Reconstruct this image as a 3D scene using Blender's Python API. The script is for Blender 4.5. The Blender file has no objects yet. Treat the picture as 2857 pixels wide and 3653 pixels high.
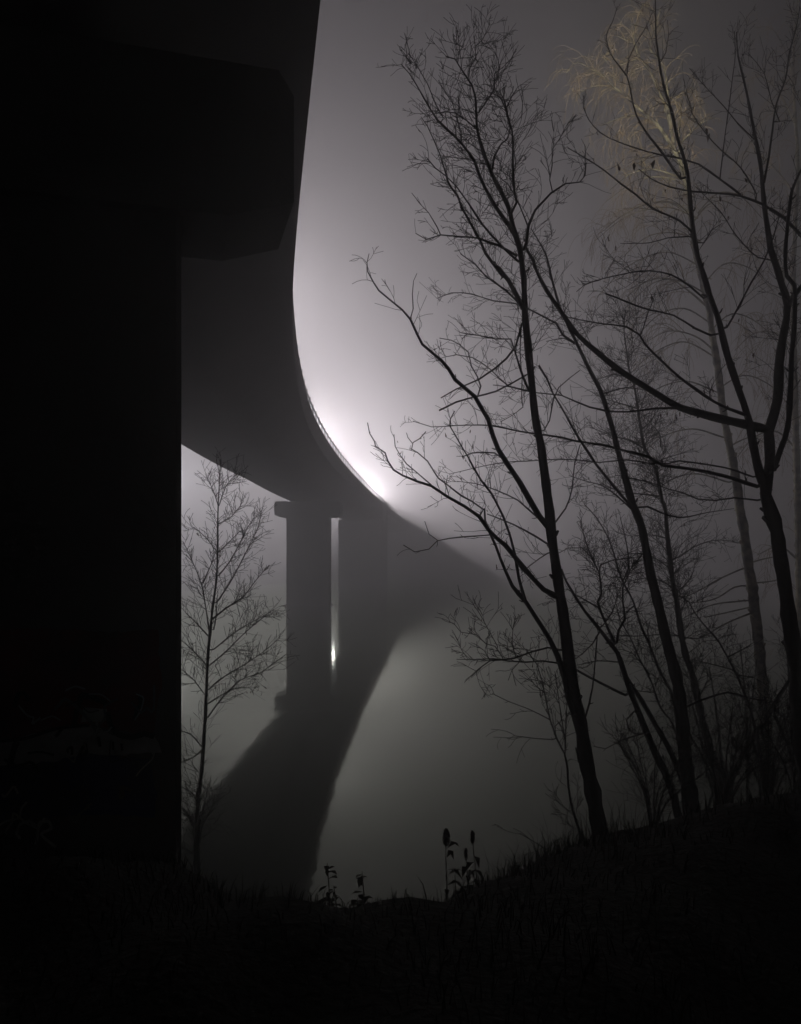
import bpy, math, random
import numpy as np
from mathutils import Vector

# ------------------------------------------------------------------ camera
scene = bpy.context.scene
FPX, CX, CY, YH = 2787.0, 1428.5, 1826.5, 1970.6      # focal length, centre and horizon in photo pixels
EYE = 4.0                                             # eye height above the water
cam_data = bpy.data.cameras.new('camera')
cam = bpy.data.objects.new('camera', cam_data)
scene.collection.objects.link(cam)
cam.location = (0, 0, EYE)
cam.rotation_euler = (math.pi / 2, 0, 0)
cam_data.sensor_fit = 'HORIZONTAL'
cam_data.sensor_width = 36.0
cam_data.lens = FPX / 2857 * 36.0
cam_data.shift_y = (YH - CY) / 2857
cam_data.clip_end = 2000
scene.camera = cam

# ------------------------------------------------------------------ night sky, exposure
world = bpy.data.worlds.new('World')
scene.world = world
world.use_nodes = True
bg = world.node_tree.nodes['Background']
bg.inputs['Color'].default_value = (0.93, 0.95, 1.0, 1)
bg.inputs['Strength'].default_value = 0.0032
scene.view_settings.view_transform = 'Standard'
scene.view_settings.look = 'None'
scene.view_settings.gamma = 1.0
scene.view_settings.exposure = 0.0
cy = scene.cycles
cy.use_denoising = True
cy.max_bounces = 6
cy.diffuse_bounces = 2
cy.glossy_bounces = 3
cy.volume_bounces = 1
cy.transparent_max_bounces = 6
cy.use_fast_gi = False
cy.sample_clamp_indirect = 4.0

FOG_DENSITY = 0.024
FOG_ANISO = 0.7
LAMP_W = 30000.0

# ------------------------------------------------------------------ helpers
C = scene.collection
R = random.Random(7)

def tag(o, label=None, cat=None, group=None, kind=None):
    if label: o['label'] = label
    if cat: o['category'] = cat
    if group: o['group'] = group
    if kind: o['kind'] = kind
    return o

def empty(name, loc=(0, 0, 0), rz=0.0):
    o = bpy.data.objects.new(name, None)
    o.empty_display_size = 0.2
    C.objects.link(o)
    o.location = loc
    o.rotation_euler = (0, 0, rz)
    return o

def mesh_obj(name, verts, faces, mat=None, parent=None, smooth=False, world_coords=True):
    me = bpy.data.meshes.new(name)
    me.from_pydata([tuple(v) for v in verts], [], faces)
    me.update()
    if smooth:
        me.polygons.foreach_set('use_smooth', [True] * len(me.polygons))
    o = bpy.data.objects.new(name, me)
    C.objects.link(o)
    if mat: me.materials.append(mat)
    if parent:
        o.parent = parent
        if world_coords:
            base = parent if parent.parent is None else parent.parent
            m = base.matrix_basis.inverted()
            if parent.parent is not None:
                m = (base.matrix_basis @ parent.matrix_basis).inverted()
            o.matrix_basis = m
    return o

class MB:
    """collects shapes that become one mesh"""
    def __init__(s): s.v = []; s.f = []
    def add(s, vs, fs):
        n = len(s.v); s.v += [tuple(p) for p in vs]; s.f += [tuple(i + n for i in f) for f in fs]
    def box(s, c, size, rz=0.0, bev=0.0):
        x, y, z = [d / 2 for d in size]
        ca, sa = math.cos(rz), math.sin(rz)
        b = min(bev, x * .9, y * .9)
        if b > 0:
            pl = [(-x + b, -y), (x - b, -y), (x, -y + b), (x, y - b), (x - b, y), (-x + b, y), (-x, y - b), (-x, -y + b)]
        else:
            pl = [(-x, -y), (x, -y), (x, y), (-x, y)]
        n = len(pl)
        vs = [(c[0] + px * ca - py * sa, c[1] + px * sa + py * ca, c[2] + dz) for dz in (-z, z) for px, py in pl]
        fs = [tuple(range(n - 1, -1, -1)), tuple(range(n, 2 * n))] + [(i, (i + 1) % n, n + (i + 1) % n, n + i) for i in range(n)]
        s.add(vs, fs)
    def tube(s, pts, rad, sides=6, cap=True):
        pts = np.asarray(pts, float); n = len(pts)
        rad = np.asarray(rad, float) if np.ndim(rad) else np.full(n, float(rad))
        t = np.gradient(pts, axis=0)
        t /= np.linalg.norm(t, axis=1)[:, None] + 1e-9
        u = np.cross(t[0], (0.31, 0.87, 0.37)); u /= np.linalg.norm(u) + 1e-9
        an = np.arange(sides) * 2 * math.pi / sides
        ca, sa = np.cos(an), np.sin(an)
        base = len(s.v)
        for i in range(n):
            u = u - t[i] * np.dot(u, t[i]); u /= np.linalg.norm(u) + 1e-9
            w = np.cross(t[i], u)
            ring = pts[i] + rad[i] * (ca[:, None] * u + sa[:, None] * w)
            s.v.extend(map(tuple, ring.tolist()))
        for i in range(n - 1):
            a = base + i * sides
            for k in range(sides):
                k2 = (k + 1) % sides
                s.f.append((a + k, a + k2, a + sides + k2, a + sides + k))
        if cap:
            s.f.append(tuple(base + k for k in range(sides - 1, -1, -1)))
            s.f.append(tuple(base + (n - 1) * sides + k for k in range(sides)))
    def build(s, name, mat=None, parent=None, smooth=False):
        return mesh_obj(name, s.v, s.f, mat, parent, smooth)

def px(x, y, d):
    """photo pixel at distance d -> world"""
    return np.array(((x - CX) / FPX * d, d, EYE - (y - YH) / FPX * d))

# ------------------------------------------------------------------ materials
def material(name, color, rough=0.8, noise=None, bump=None, spec=0.4):
    m = bpy.data.materials.new(name); m.use_nodes = True
    nt = m.node_tree; b = nt.nodes['Principled BSDF']
    b.inputs['Base Color'].default_value = (*color, 1)
    b.inputs['Roughness'].default_value = rough
    b.inputs['Specular IOR Level'].default_value = spec
    tc = nt.nodes.new('ShaderNodeTexCoord')
    if noise:
        sc, amt, c2 = noise
        n = nt.nodes.new('ShaderNodeTexNoise'); n.inputs['Scale'].default_value = sc; n.inputs['Detail'].default_value = 8
        r = nt.nodes.new('ShaderNodeValToRGB')
        r.color_ramp.elements[0].position = 0.5 - amt; r.color_ramp.elements[1].position = 0.5 + amt
        r.color_ramp.elements[0].color = (*color, 1); r.color_ramp.elements[1].color = (*c2, 1)
        nt.links.new(tc.outputs['Object'], n.inputs['Vector'])
        nt.links.new(n.outputs['Fac'], r.inputs['Fac']); nt.links.new(r.outputs['Color'], b.inputs['Base Color'])
    if bump:
        sc, st, dist = bump
        n = nt.nodes.new('ShaderNodeTexNoise'); n.inputs['Scale'].default_value = sc; n.inputs['Detail'].default_value = 6
        bp = nt.nodes.new('ShaderNodeBump'); bp.inputs['Strength'].default_value = st; bp.inputs['Distance'].default_value = dist
        nt.links.new(tc.outputs['Object'], n.inputs['Vector'])
        nt.links.new(n.outputs['Fac'], bp.inputs['Height']); nt.links.new(bp.outputs['Normal'], b.inputs['Normal'])
    return m

M = {
    'concrete': material('concrete', (0.10, 0.098, 0.093), 0.9, (0.9, 0.2, (0.17, 0.166, 0.158)), (14, 0.35, 0.02)),
    'deck_concrete': material('deck_concrete', (0.10, 0.098, 0.093), 0.9, (0.5, 0.22, (0.15, 0.147, 0.14)), (9, 0.3, 0.02)),
    'asphalt': material('asphalt', (0.05, 0.05, 0.05), 0.9),
    'steel': material('galvanised_steel', (0.25, 0.26, 0.27), 0.5, spec=0.5),
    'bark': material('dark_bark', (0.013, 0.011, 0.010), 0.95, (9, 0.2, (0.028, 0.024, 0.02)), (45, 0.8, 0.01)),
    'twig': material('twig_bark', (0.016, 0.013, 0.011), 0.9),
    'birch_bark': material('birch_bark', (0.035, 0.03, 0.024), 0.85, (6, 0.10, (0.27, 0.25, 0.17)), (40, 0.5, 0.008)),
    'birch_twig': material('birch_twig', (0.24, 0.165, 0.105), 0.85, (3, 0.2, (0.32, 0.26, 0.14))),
    'dead_leaf': material('dead_leaf', (0.08, 0.05, 0.03), 0.9, (12, 0.2, (0.11, 0.07, 0.04))),
    'soil': material('bank_soil', (0.018, 0.015, 0.012), 1.0, (1.2, 0.15, (0.024, 0.023, 0.015)), (22, 0.9, 0.05)),
    'grass': material('dry_grass', (0.022, 0.019, 0.012), 0.95, (4, 0.2, (0.034, 0.028, 0.017))),
    'weed': material('withered_weed', (0.055, 0.042, 0.028), 0.95),
    'paint_red': material('paint_red', (0.26, 0.045, 0.04), 0.7, (1.6, 0.12, (0.08, 0.05, 0.045)), spec=0.3),
    'paint_blue': material('paint_blue', (0.05, 0.07, 0.24), 0.7, (1.6, 0.12, (0.07, 0.075, 0.1)), spec=0.3),
    'paint_white': material('paint_white', (0.75, 0.75, 0.73), 0.6, (5, 0.2, (0.4, 0.4, 0.4)), spec=0.3),
    'paint_grey': material('paint_grey', (0.26, 0.26, 0.27), 0.7, (6, 0.2, (0.12, 0.12, 0.12)), spec=0.3),
    'paint_black': material('paint_black', (0.02, 0.02, 0.022), 0.6, spec=0.3),
}

def emitter(name, color, strength):
    m = bpy.data.materials.new(name); m.use_nodes = True
    b = m.node_tree.nodes['Principled BSDF']
    b.inputs['Emission Color'].default_value = (*color, 1); b.inputs['Emission Strength'].default_value = strength
    return m

# water: near black, mirror calm with faint ripples
wm = bpy.data.materials.new('still_water'); wm.use_nodes = True
nt = wm.node_tree; nt.nodes.remove(nt.nodes['Principled BSDF'])
tc = nt.nodes.new('ShaderNodeTexCoord')
mp = nt.nodes.new('ShaderNodeMapping'); mp.inputs['Scale'].default_value = (1.0, 0.55, 1.0)
nz = nt.nodes.new('ShaderNodeTexNoise'); nz.inputs['Scale'].default_value = 2.2; nz.inputs['Detail'].default_value = 5
bp = nt.nodes.new('ShaderNodeBump'); bp.inputs['Strength'].default_value = 0.09; bp.inputs['Distance'].default_value = 0.03
fr = nt.nodes.new('ShaderNodeFresnel'); fr.inputs['IOR'].default_value = 1.34
gl = nt.nodes.new('ShaderNodeBsdfGlossy'); gl.inputs['Color'].default_value = (0.93, 1.0, 0.86, 1); gl.inputs['Roughness'].default_value = 0.05
df = nt.nodes.new('ShaderNodeBsdfDiffuse'); df.inputs['Color'].default_value = (0.006, 0.010, 0.006, 1)
mx = nt.nodes.new('ShaderNodeMixShader')
for a_, b_ in ((tc.outputs['Object'], mp.inputs['Vector']), (mp.outputs['Vector'], nz.inputs['Vector']), (nz.outputs['Fac'], bp.inputs['Height']), (bp.outputs['Normal'], fr.inputs['Normal']), (bp.outputs['Normal'], gl.inputs['Normal']),
               (fr.outputs['Fac'], mx.inputs['Fac']), (df.outputs['BSDF'], mx.inputs[1]), (gl.outputs['BSDF'], mx.inputs[2]), (mx.outputs['Shader'], nt.nodes['Material Output'].inputs['Surface'])):
    nt.links.new(a_, b_)
M['water'] = wm

# ------------------------------------------------------------------ water and bank
mesh_obj('water', [(-400, 3, 0), (400, 3, 0), (400, 600, 0), (-400, 600, 0)], [(0, 1, 2, 3)], M['water'])
tag(bpy.data.objects['water'], kind='structure')

SHX = [-80, -30, -12, -6, -3, -1.6, -0.9, -0.2, 0.2, 0.6, 1.2, 2, 3.5, 5, 7, 10, 16, 40, 80]
SHY = [11, 10, 9.6, 9.3, 9.2, 8.6, 8.0, 7.85, 8.05, 8.45, 9.0, 9.35, 9.75, 10.7, 12.0, 14.0, 17, 20, 24]
def bank_z(x, y):
    d = float(np.interp(x, SHX, SHY)) - y
    if d <= 0:
        return max(-1.4, 0.22 * d) - 0.02
    t = min(1.0, d / 4.9)
    z = 2.38 * t * t * (3 - 2 * t)
    k = min(1.0, d / 2)
    z += k * (0.06 * math.sin(1.9 * x + 0.7 * y) + 0.045 * math.sin(3.7 * x - 2.9 * y + 1.0) + 0.03 * math.sin(7.3 * x + 5.1 * y))
    if y < -3: z += 0.05 * (-3 - y) * min(1, (-3 - y) / 6)
    return z
xs = np.concatenate([np.linspace(-80, -10, 36)[:-1], np.linspace(-10, 14, 161), np.linspace(14, 80, 34)[1:]])
ys = np.concatenate([np.linspace(-30, -2, 20)[:-1], np.linspace(-2, 20, 148), np.linspace(20, 34, 8)[1:]])
V = [(x, y, bank_z(x, y)) for y in ys for x in xs]
nx = len(xs)
F = [(j * nx + i, j * nx + i + 1, (j + 1) * nx + i + 1, (j + 1) * nx + i) for j in range(len(ys) - 1) for i in range(nx - 1)]
tag(mesh_obj('river_bank', V, F, M['soil'], smooth=True), kind='structure')

# ------------------------------------------------------------------ the bridge
ED = np.array([-26, -14, -6, 0, 8.63, 10.95, 13.97, 17.6, 21.3, 25.5, 29.5, 35.1, 43.3, 59.4, 83.9, 110, 135, 165])
EX = np.array([9.5, 4.9, 2.2, 0.62, -0.99, -1.41, -1.94, -2.47, -2.88, -3.28, -3.62, -3.88, -4.0, -3.71, -2.72, -1.35, 0.1, 2.0])
# natural cubic spline through the traced edge
def spline(xk, yk, q):
    n = len(xk); h = np.diff(xk); A = np.zeros((n, n)); r = np.zeros(n); A[0, 0] = A[-1, -1] = 1
    for i in range(1, n - 1):
        A[i, i - 1] = h[i - 1]; A[i, i] = 2 * (h[i - 1] + h[i]); A[i, i + 1] = h[i]
        r[i] = 3 * ((yk[i + 1] - yk[i]) / h[i] - (yk[i] - yk[i - 1]) / h[i - 1])
    c = np.linalg.solve(A, r); q = np.asarray(q, float)
    k = np.clip(np.searchsorted(xk, q) - 1, 0, n - 2); dx = q - xk[k]
    bb = (yk[k + 1] - yk[k]) / h[k] - h[k] * (2 * c[k] + c[k + 1]) / 3; dd = (c[k + 1] - c[k]) / (3 * h[k])
    return yk[k] + bb * dx + c[k] * dx ** 2 + dd * dx ** 3
STA = np.arange(-26, 165.01, 0.75)
EDGE = np.stack([spline(ED, EX, STA), STA], 1)
for _ in range(30):                                   # relax small tracing wobbles
    EDGE[1:-1, 0] = 0.25 * EDGE[:-2, 0] + 0.5 * EDGE[1:-1, 0] + 0.25 * EDGE[2:, 0]
TAN = np.gradient(EDGE, axis=0); TAN /= np.linalg.norm(TAN, axis=1)[:, None]
NOR = np.stack([-TAN[:, 1], TAN[:, 0]], 1)            # to the left of the travel direction
DECK_W = 6.3
PIERS = [-44.0, 6.5, 59.0, 96.0, 140.0]
TOP = 10.1
def soffit_z(y):
    d = min(abs(y - p) for p in PIERS) / 24.5
    return 7.82 + 0.42 * min(1.0, d) ** 1.5
def deck_pt(y, u, z):
    i = min(max((y + 26) / 0.75, 0), len(STA) - 1.001); k = int(i); t = i - k
    e = EDGE[k] * (1 - t) + EDGE[k + 1] * t; n = NOR[k] * (1 - t) + NOR[k + 1] * t
    return np.array((e[0] + n[0] * u, e[1] + n[1] * u, z))
def deck_dir(y):
    k = int(min(max((y + 26) / 0.75, 0), len(STA) - 1)); return TAN[k]

bridge = empty('road_bridge', deck_pt(59, DECK_W / 2, 0))
tag(bridge, 'curving concrete road bridge on wall piers, crossing still water into fog', 'bridge')
W = DECK_W
V = []; F = []
for k in range(len(STA)):
    zs = soffit_z(STA[k])
    und = [(0.06, TOP - 1.05), (0.6, TOP - 1.24), (1.1, TOP - 1.55), (1.45, TOP - 1.9), (1.72, zs + 0.05), (2.05, zs)]
    sec = [(0, TOP), (0, TOP - 1.02)] + und + [(W - u, z) for u, z in und[::-1]] + [(W, TOP - 1.02), (W, TOP), (W - 0.28, TOP), (W - 0.30, TOP - 0.74), (0.30, TOP - 0.74), (0.28, TOP)]
    for u, z in sec:
        V.append((EDGE[k, 0] + NOR[k, 0] * u, EDGE[k, 1] + NOR[k, 1] * u, z))
ns = len(sec)
for k in range(len(STA) - 1):
    for j in range(ns):
        j2 = (j + 1) % ns
        F.append((k * ns + j, k * ns + j2, (k + 1) * ns + j2, (k + 1) * ns + j))
F.append(tuple(range(ns - 1, -1, -1))); F.append(tuple((len(STA) - 1) * ns + j for j in range(ns)))
deck = mesh_obj('deck', V, F, M['deck_concrete'], bridge)
for p in deck.data.polygons[:-2]: p.use_smooth = 2 <= p.index % ns <= 12        # rounded underside
# road surface, 4 mm above the slab between the kerbs
V = []; F = []
for k in range(len(STA)):
    for u in (0.32, W - 0.32):
        V.append((EDGE[k, 0] + NOR[k, 0] * u, EDGE[k, 1] + NOR[k, 1] * u, TOP - 0.735))
for k in range(len(STA) - 1):
    F.append((2 * k, 2 * k + 2, 2 * k + 3, 2 * k + 1))
mesh_obj('road_surface', V, F, M['asphalt'], bridge)

RAIL_H = 0.62
def railing(u, spacing):
    """short posts on the solid parapet, standing a little proud of the handrail"""
    mb = MB()
    top = [(*(EDGE[k] + NOR[k] * u), TOP + RAIL_H - 0.11) for k in range(len(STA))]
    mb.tube(top, 0.04, 6)
    rail = mb.build('railing', M['steel'], bridge)
    mb = MB(); mb.box((0, 0, RAIL_H / 2 - 0.02), (0.06, 0.10, RAIL_H + 0.04), bev=0.006)
    me = None
    y = -24.0
    while y < 150:
        p = deck_pt(y, u, TOP)
        if me is None:
            o = mesh_obj('post', mb.v, mb.f, M['steel'], rail, world_coords=False); me = o.data
        else:
            o = bpy.data.objects.new('post', me); C.objects.link(o); o.parent = rail
        t = deck_dir(y)
        # the railing part sits at the bridge's inverse offset, so its children are in world coordinates
        o.location = p; o.rotation_euler = (0, 0, math.atan2(t[1], t[0]))
        y += spacing
    return rail
railing(0.12, 1.7)
railing(W - 0.12, 3.4)

def pier(y, half=1.6, depth=1.5, shift=0.05, turn=0.0, capd=0.95, wide=False):
    """wall pier with a wider cap; `wide` runs the wall up under the whole deck"""
    t = deck_dir(y); c = deck_pt(y, W / 2 + shift, 0); rz = math.atan2(t[1], t[0]) - math.pi / 2 + turn
    ca, sa = math.cos(rz), math.sin(rz)
    top = 8.0 if wide else 6.70
    mb = MB(); mb.box((c[0], c[1], (top - 3.0) / 2), (2 * half, depth, top + 3.0), rz, 0.04)
    p = mb.build('pier', M['concrete'], bridge)
    def prism(prof, d, name):
        vs = []
        for dy in (-d, d):
            for x, z in prof:
                vs.append((c[0] + x * ca - dy * sa, c[1] + x * sa + dy * ca, z))
        n = len(prof)
        fs = [tuple(range(n)), tuple(range(2 * n - 1, n - 1, -1))] + [(i, i + n, (i + 1) % n + n, (i + 1) % n) for i in range(n)]
        return mesh_obj(name, vs, fs, M['concrete'], p)
    if wide:
        for u in (-0.24,):
            q = deck_pt(y, u, 0); mb = MB(); mb.box((q[0], q[1], 3.6), (0.44, depth, 13.2), rz, 0.03); mb.build('pilaster', M['concrete'], p)
    else:                                              # ends chamfered underneath, upper corners rounded
        e = half + 0.86
        prism([(-e + 0.12, 7.81), (-e, 7.62), (-e, 6.78), (-e + 0.5, 6.62), (e - 0.5, 6.62), (e, 6.78), (e, 7.62), (e - 0.12, 7.81)], capd, 'pier_cap')
        for x in (-0.9, 0.9):                          # bearing blocks between cap and deck
            mb = MB(); mb.box((c[0] + x * ca, c[1] + x * sa, 7.84), (0.5, 0.5, 0.14), rz, 0.02); mb.build('bearing', M['concrete'], p)
    if y > 30:
        mb = MB(); mb.box((c[0], c[1], -0.4), (2 * half + 0.3, depth + 0.3, 0.96), rz, 0.15); mb.build('footing', M['concrete'], p)
    return p, c, rz
NEAR_DEPTH = 0.8
near_pier = pier(PIERS[1], depth=NEAR_DEPTH, shift=-0.37, turn=0.10, capd=0.5)
pier(PIERS[2]); pier(PIERS[3], half=2.72, shift=-0.40, wide=True)

# far shore, a low quay lost in the fog
qp = [(-120, 92), (-28, 94), (-23, 116), (-9.5, 127), (-9, 190), (-120, 190)]
n = len(qp)
tag(mesh_obj('far_bank', [(x, y, -1.2) for x, y in qp] + [(x * 1.002, y + 0.3, 0.9) for x, y in qp],
    [tuple(range(n, 2 * n))] + [(i, (i + 1) % n, n + (i + 1) % n, n + i) for i in range(n)], M['soil']), kind='structure')

# ------------------------------------------------------------------ graffiti on the near pier
gp, gc, grz = near_pier
gx = np.array((math.cos(grz), math.sin(grz))); gn = np.array((math.sin(grz), -math.cos(grz)))
def on_face(x, y, lift):
    """zoomed photo pixel -> point on the pier's front face, lifted off it"""
    k = 0.58548; d = np.array(((x * k - CX) / FPX, 1.0)); o = np.array((gc[0], gc[1])) + gn * (NEAR_DEPTH / 2)
    t = np.dot(o, gn) / np.dot(d, gn); p = d * t + gn * lift
    return np.array((p[0], p[1], EYE - (2100 + y * k - YH) / FPX * t))
def patch(pts, mat, lift, name='painted_patch'):
    g = random.Random(len(pts) + int(pts[0][0])); q = []
    for i in range(len(pts)):                          # ragged sprayed outline
        a, b2 = np.array(pts[i], float), np.array(pts[(i + 1) % len(pts)], float); m = max(2, int(np.hypot(*(b2 - a)) / 40))
        for j in range(m): q.append(a + (b2 - a) * j / m + np.array((g.uniform(-9, 9), g.uniform(-9, 9))))
    c = sum(q) / len(q)
    v = [on_face(*p, lift) for p in q] + [on_face(*c, lift)]
    mesh_obj(name, v, [(i, len(q), (i + 1) % len(q)) for i in range(len(q))], mat, gp)
def stroke(pts, w, mat, lift, name='painted_stroke'):
    p = np.array(pts, float).reshape(-1, 2); q = [p[0]]
    for i in range(len(p) - 1):
        for j in range(1, 7): q.append(p[i] + (p[i + 1] - p[i]) * j / 6)
    q = np.array(q)
    for _ in range(3): q[1:-1] = (q[:-2] + q[1:-1] * 2 + q[2:]) / 4
    t = np.gradient(q, axis=0); t /= np.linalg.norm(t, axis=1)[:, None] + 1e-9; nn = np.stack([-t[:, 1], t[:, 0]], 1)
    v = [on_face(*(a + b2 * w / 2), lift) for a, b2 in zip(q, nn)] + [on_face(*(a - b2 * w / 2), lift) for a, b2 in zip(q, nn)]
    m = len(q); mesh_obj(name, v, [(i, i + 1, m + i + 1, m + i) for i in range(m - 1)], mat, gp)
patch([(-160, 250), (300, 240), (620, 262), (960, 250), (985, 560), (930, 900), (600, 840), (300, 900), (-160, 940)], M['paint_red'], 0.004)
patch([(-160, 1010), (200, 1040), (560, 1000), (900, 1040), (960, 1250), (940, 1400), (600, 1370), (250, 1400), (-160, 1420)], M['paint_blue'], 0.004)
patch([(-160, 940), (120, 910), (340, 850), (560, 830), (760, 920), (940, 900), (985, 990), (760, 1010), (520, 1000), (300, 1050), (60, 1080), (-160, 1090)], M['paint_white'], 0.007)
patch([(510, 720), (650, 735), (655, 800), (500, 815)], M['paint_white'], 0.008)
for pts, w in (([450, 830, 480, 700, 500, 640, 560, 660, 640, 690, 650, 715], 34), ([655, 750, 670, 830, 720, 890, 800, 905, 880, 880, 940, 900], 34), ([820, 800, 830, 740, 860, 700, 850, 655], 22),
               ([-60, 930, 150, 915, 350, 845, 545, 830], 20), ([60, 1080, 90, 960, 110, 930], 36), ([340, 900, 380, 850], 20), ([410, 1000, 415, 970, 440, 960, 440, 1010], 16), ([480, 1020, 520, 930, 530, 1000], 20),
               ([600, 900, 610, 960], 18), ([690, 930, 690, 980], 14), ([740, 940, 745, 985], 14), ([90, 720, 110, 640, 150, 630, 180, 680], 26), ([170, 1000, 250, 990, 330, 1010], 14)):
    stroke(pts, w, M['paint_black'], 0.011)
for pts, w in (([100, 1500, 120, 1430, 180, 1410, 220, 1440], 18), ([110, 1500, 150, 1560, 220, 1550], 18), ([240, 1420, 230, 1500, 220, 1560], 18), ([240, 1420, 300, 1410, 320, 1460, 240, 1490, 340, 1570], 18),
               ([250, 800, 320, 770, 370, 800], 10), ([400, 620, 460, 590, 520, 610], 10), ([540, 640, 620, 640, 680, 690], 9), ([830, 640, 880, 660, 860, 740, 820, 800], 9)):
    stroke(pts, w, M['paint_white'], 0.012)
gq = random.Random(77)
for k in range(16):                                    # faded overlapping scrawls
    x, y = gq.uniform(-60, 860), gq.uniform(640, 1500); pts = [x, y]
    for _ in range(gq.randint(3, 6)): x = min(940, x + gq.uniform(-30, 90)); y += gq.uniform(-80, 80); pts += [x, y]
    stroke(pts, gq.uniform(7, 20), M[gq.choice(('paint_white', 'paint_white', 'paint_black', 'paint_grey'))], 0.013 + 0.0015 * k)
# ------------------------------------------------------------------ lamps on the bridge
LAMP_H = 3.9
def street_lamp(pos, rz, label, power, color=(1.0, 0.925, 0.965), height=6.0, arm=0.5, radius=0.12, group=None):
    root = empty('street_lamp', pos, rz)
    tag(root, label, 'street lamp', group)
    m = root.matrix_basis.copy()
    def loc(mb, name, mat, parent):
        o = mesh_obj(name, mb.v, mb.f, mat, parent, True, world_coords=False); return o
    mb = MB(); mb.tube([(0, 0, 0), (0, 0, 0.5), (0, 0, 0.52), (0, 0, height)], [0.09, 0.09, 0.065, 0.045], 10); loc(mb, 'pole', M['steel'], root)
    mb = MB(); mb.tube([(0, 0, height - 0.1), (arm * .35, 0, height + 0.12), (arm, 0, height + 0.16)], [0.04, 0.035, 0.03], 8); loc(mb, 'arm', M['steel'], root)
    mb = MB(); mb.box((arm + 0.25, 0, height + 0.17), (0.62, 0.26, 0.10), bev=0.05); hd = loc(mb, 'lamp_head', M['steel'], root)
    hd.data.polygons.foreach_set('use_smooth', [False] * len(hd.data.polygons))
    mb = MB(); mb.box((arm + 0.27, 0, height + 0.10), (0.48, 0.2, 0.03), bev=0.03)
    mesh_obj('lens', mb.v, mb.f, emitter('lamp_glow', color, 6.0), hd, world_coords=False)
    ld = bpy.data.lights.new('lamp_light', 'POINT'); ld.energy = power; ld.color = color; ld.shadow_soft_size = radius
    lo = bpy.data.objects.new('lamp_light', ld); C.objects.link(lo); lo.parent = root; lo.location = (arm + 0.27, 0, height - 0.08)
    return root
def deck_lamp(y, label, power, **k):
    t = deck_dir(y); p = deck_pt(y, W - 0.15, TOP)
    return street_lamp(tuple(p), math.atan2(t[1], t[0]) - math.pi / 2, label, power, **k)
LP = 'lamps along the bridge'
deck_lamp(35, 'lit street lamp on the bridge midway between the two nearer piers', LAMP_W * 0.31, height=LAMP_H, group=LP)
deck_lamp(69, 'lit street lamp on the bridge just beyond the pier in the water', LAMP_W * 0.45, height=LAMP_H, group=LP)
deck_lamp(101, 'lit street lamp on the bridge above the pier fading into the fog', LAMP_W * 0.3, height=LAMP_H, group=LP)
deck_lamp(131, 'lit street lamp on the bridge farthest out in the fog', LAMP_W * 2.0, height=3.5, group=LP)

street_lamp((-31.5, 98.0, 0.9), 0.3, 'added lamp mast brightening the fog on the left, unseen behind the graffiti-covered pier', LAMP_W * 0.38, height=12.5, color=(0.97, 0.94, 1.0))  # added out of sight to brighten the fog left of the water pier
street_lamp((-12.2, 133.0, 0.9), 0.0, 'tall lit lamp mast on the far shore behind the bridge, mirrored beside the pier', LAMP_W * 0.12, height=12.6, color=(0.97, 0.95, 1.0))

# floodlight clamped to the bridge parapet above the bank; it picks out the birch crown
def floodlight(pos, target, power):
    root = empty('floodlight', pos); tag(root, 'small floodlight on the bridge parapet aimed at the birch crown', 'floodlight')
    d = Vector(target) - Vector((pos[0], pos[1], pos[2] + 0.9)); rz = math.atan2(d.y, d.x)
    root.rotation_euler = (0, 0, rz); el = math.atan2(d.z, math.hypot(d.x, d.y))
    def part(mb, name, mat, par): return mesh_obj(name, mb.v, mb.f, mat, par, world_coords=False)
    mb = MB(); mb.tube([(0, 0, 0), (0, 0, 0.8)], 0.035, 8); part(mb, 'pole', M['steel'], root)
    mb = MB(); mb.box((0, 0, 0), (0.16, 0.34, 0.26), bev=0.03); h = part(mb, 'housing', M['steel'], root)
    h.location = (0, 0, 0.9); h.rotation_euler = (0, -el, 0)
    mb = MB(); mb.box((0.09, 0, 0), (0.02, 0.30, 0.22)); part(mb, 'lens', emitter('flood_glow', (1, 0.85, 0.55), 4.0), h)
    ld = bpy.data.lights.new('flood_light', 'SPOT'); ld.energy = power; ld.color = (1.0, 0.93, 0.76); ld.spot_size = math.radians(24); ld.spot_blend = 0.8; ld.shadow_soft_size = 0.08
    lo = bpy.data.objects.new('flood_light', ld); C.objects.link(lo); lo.parent = root; lo.location = (0.2 * math.cos(el), 0, 0.9 + 0.2 * math.sin(el))
    lo.rotation_euler = (0, -math.pi / 2 - el, 0)
floodlight(tuple(deck_pt(1.0, 0.2, TOP)), (4.7, 16.0, 13.6), 12500.0)
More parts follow.
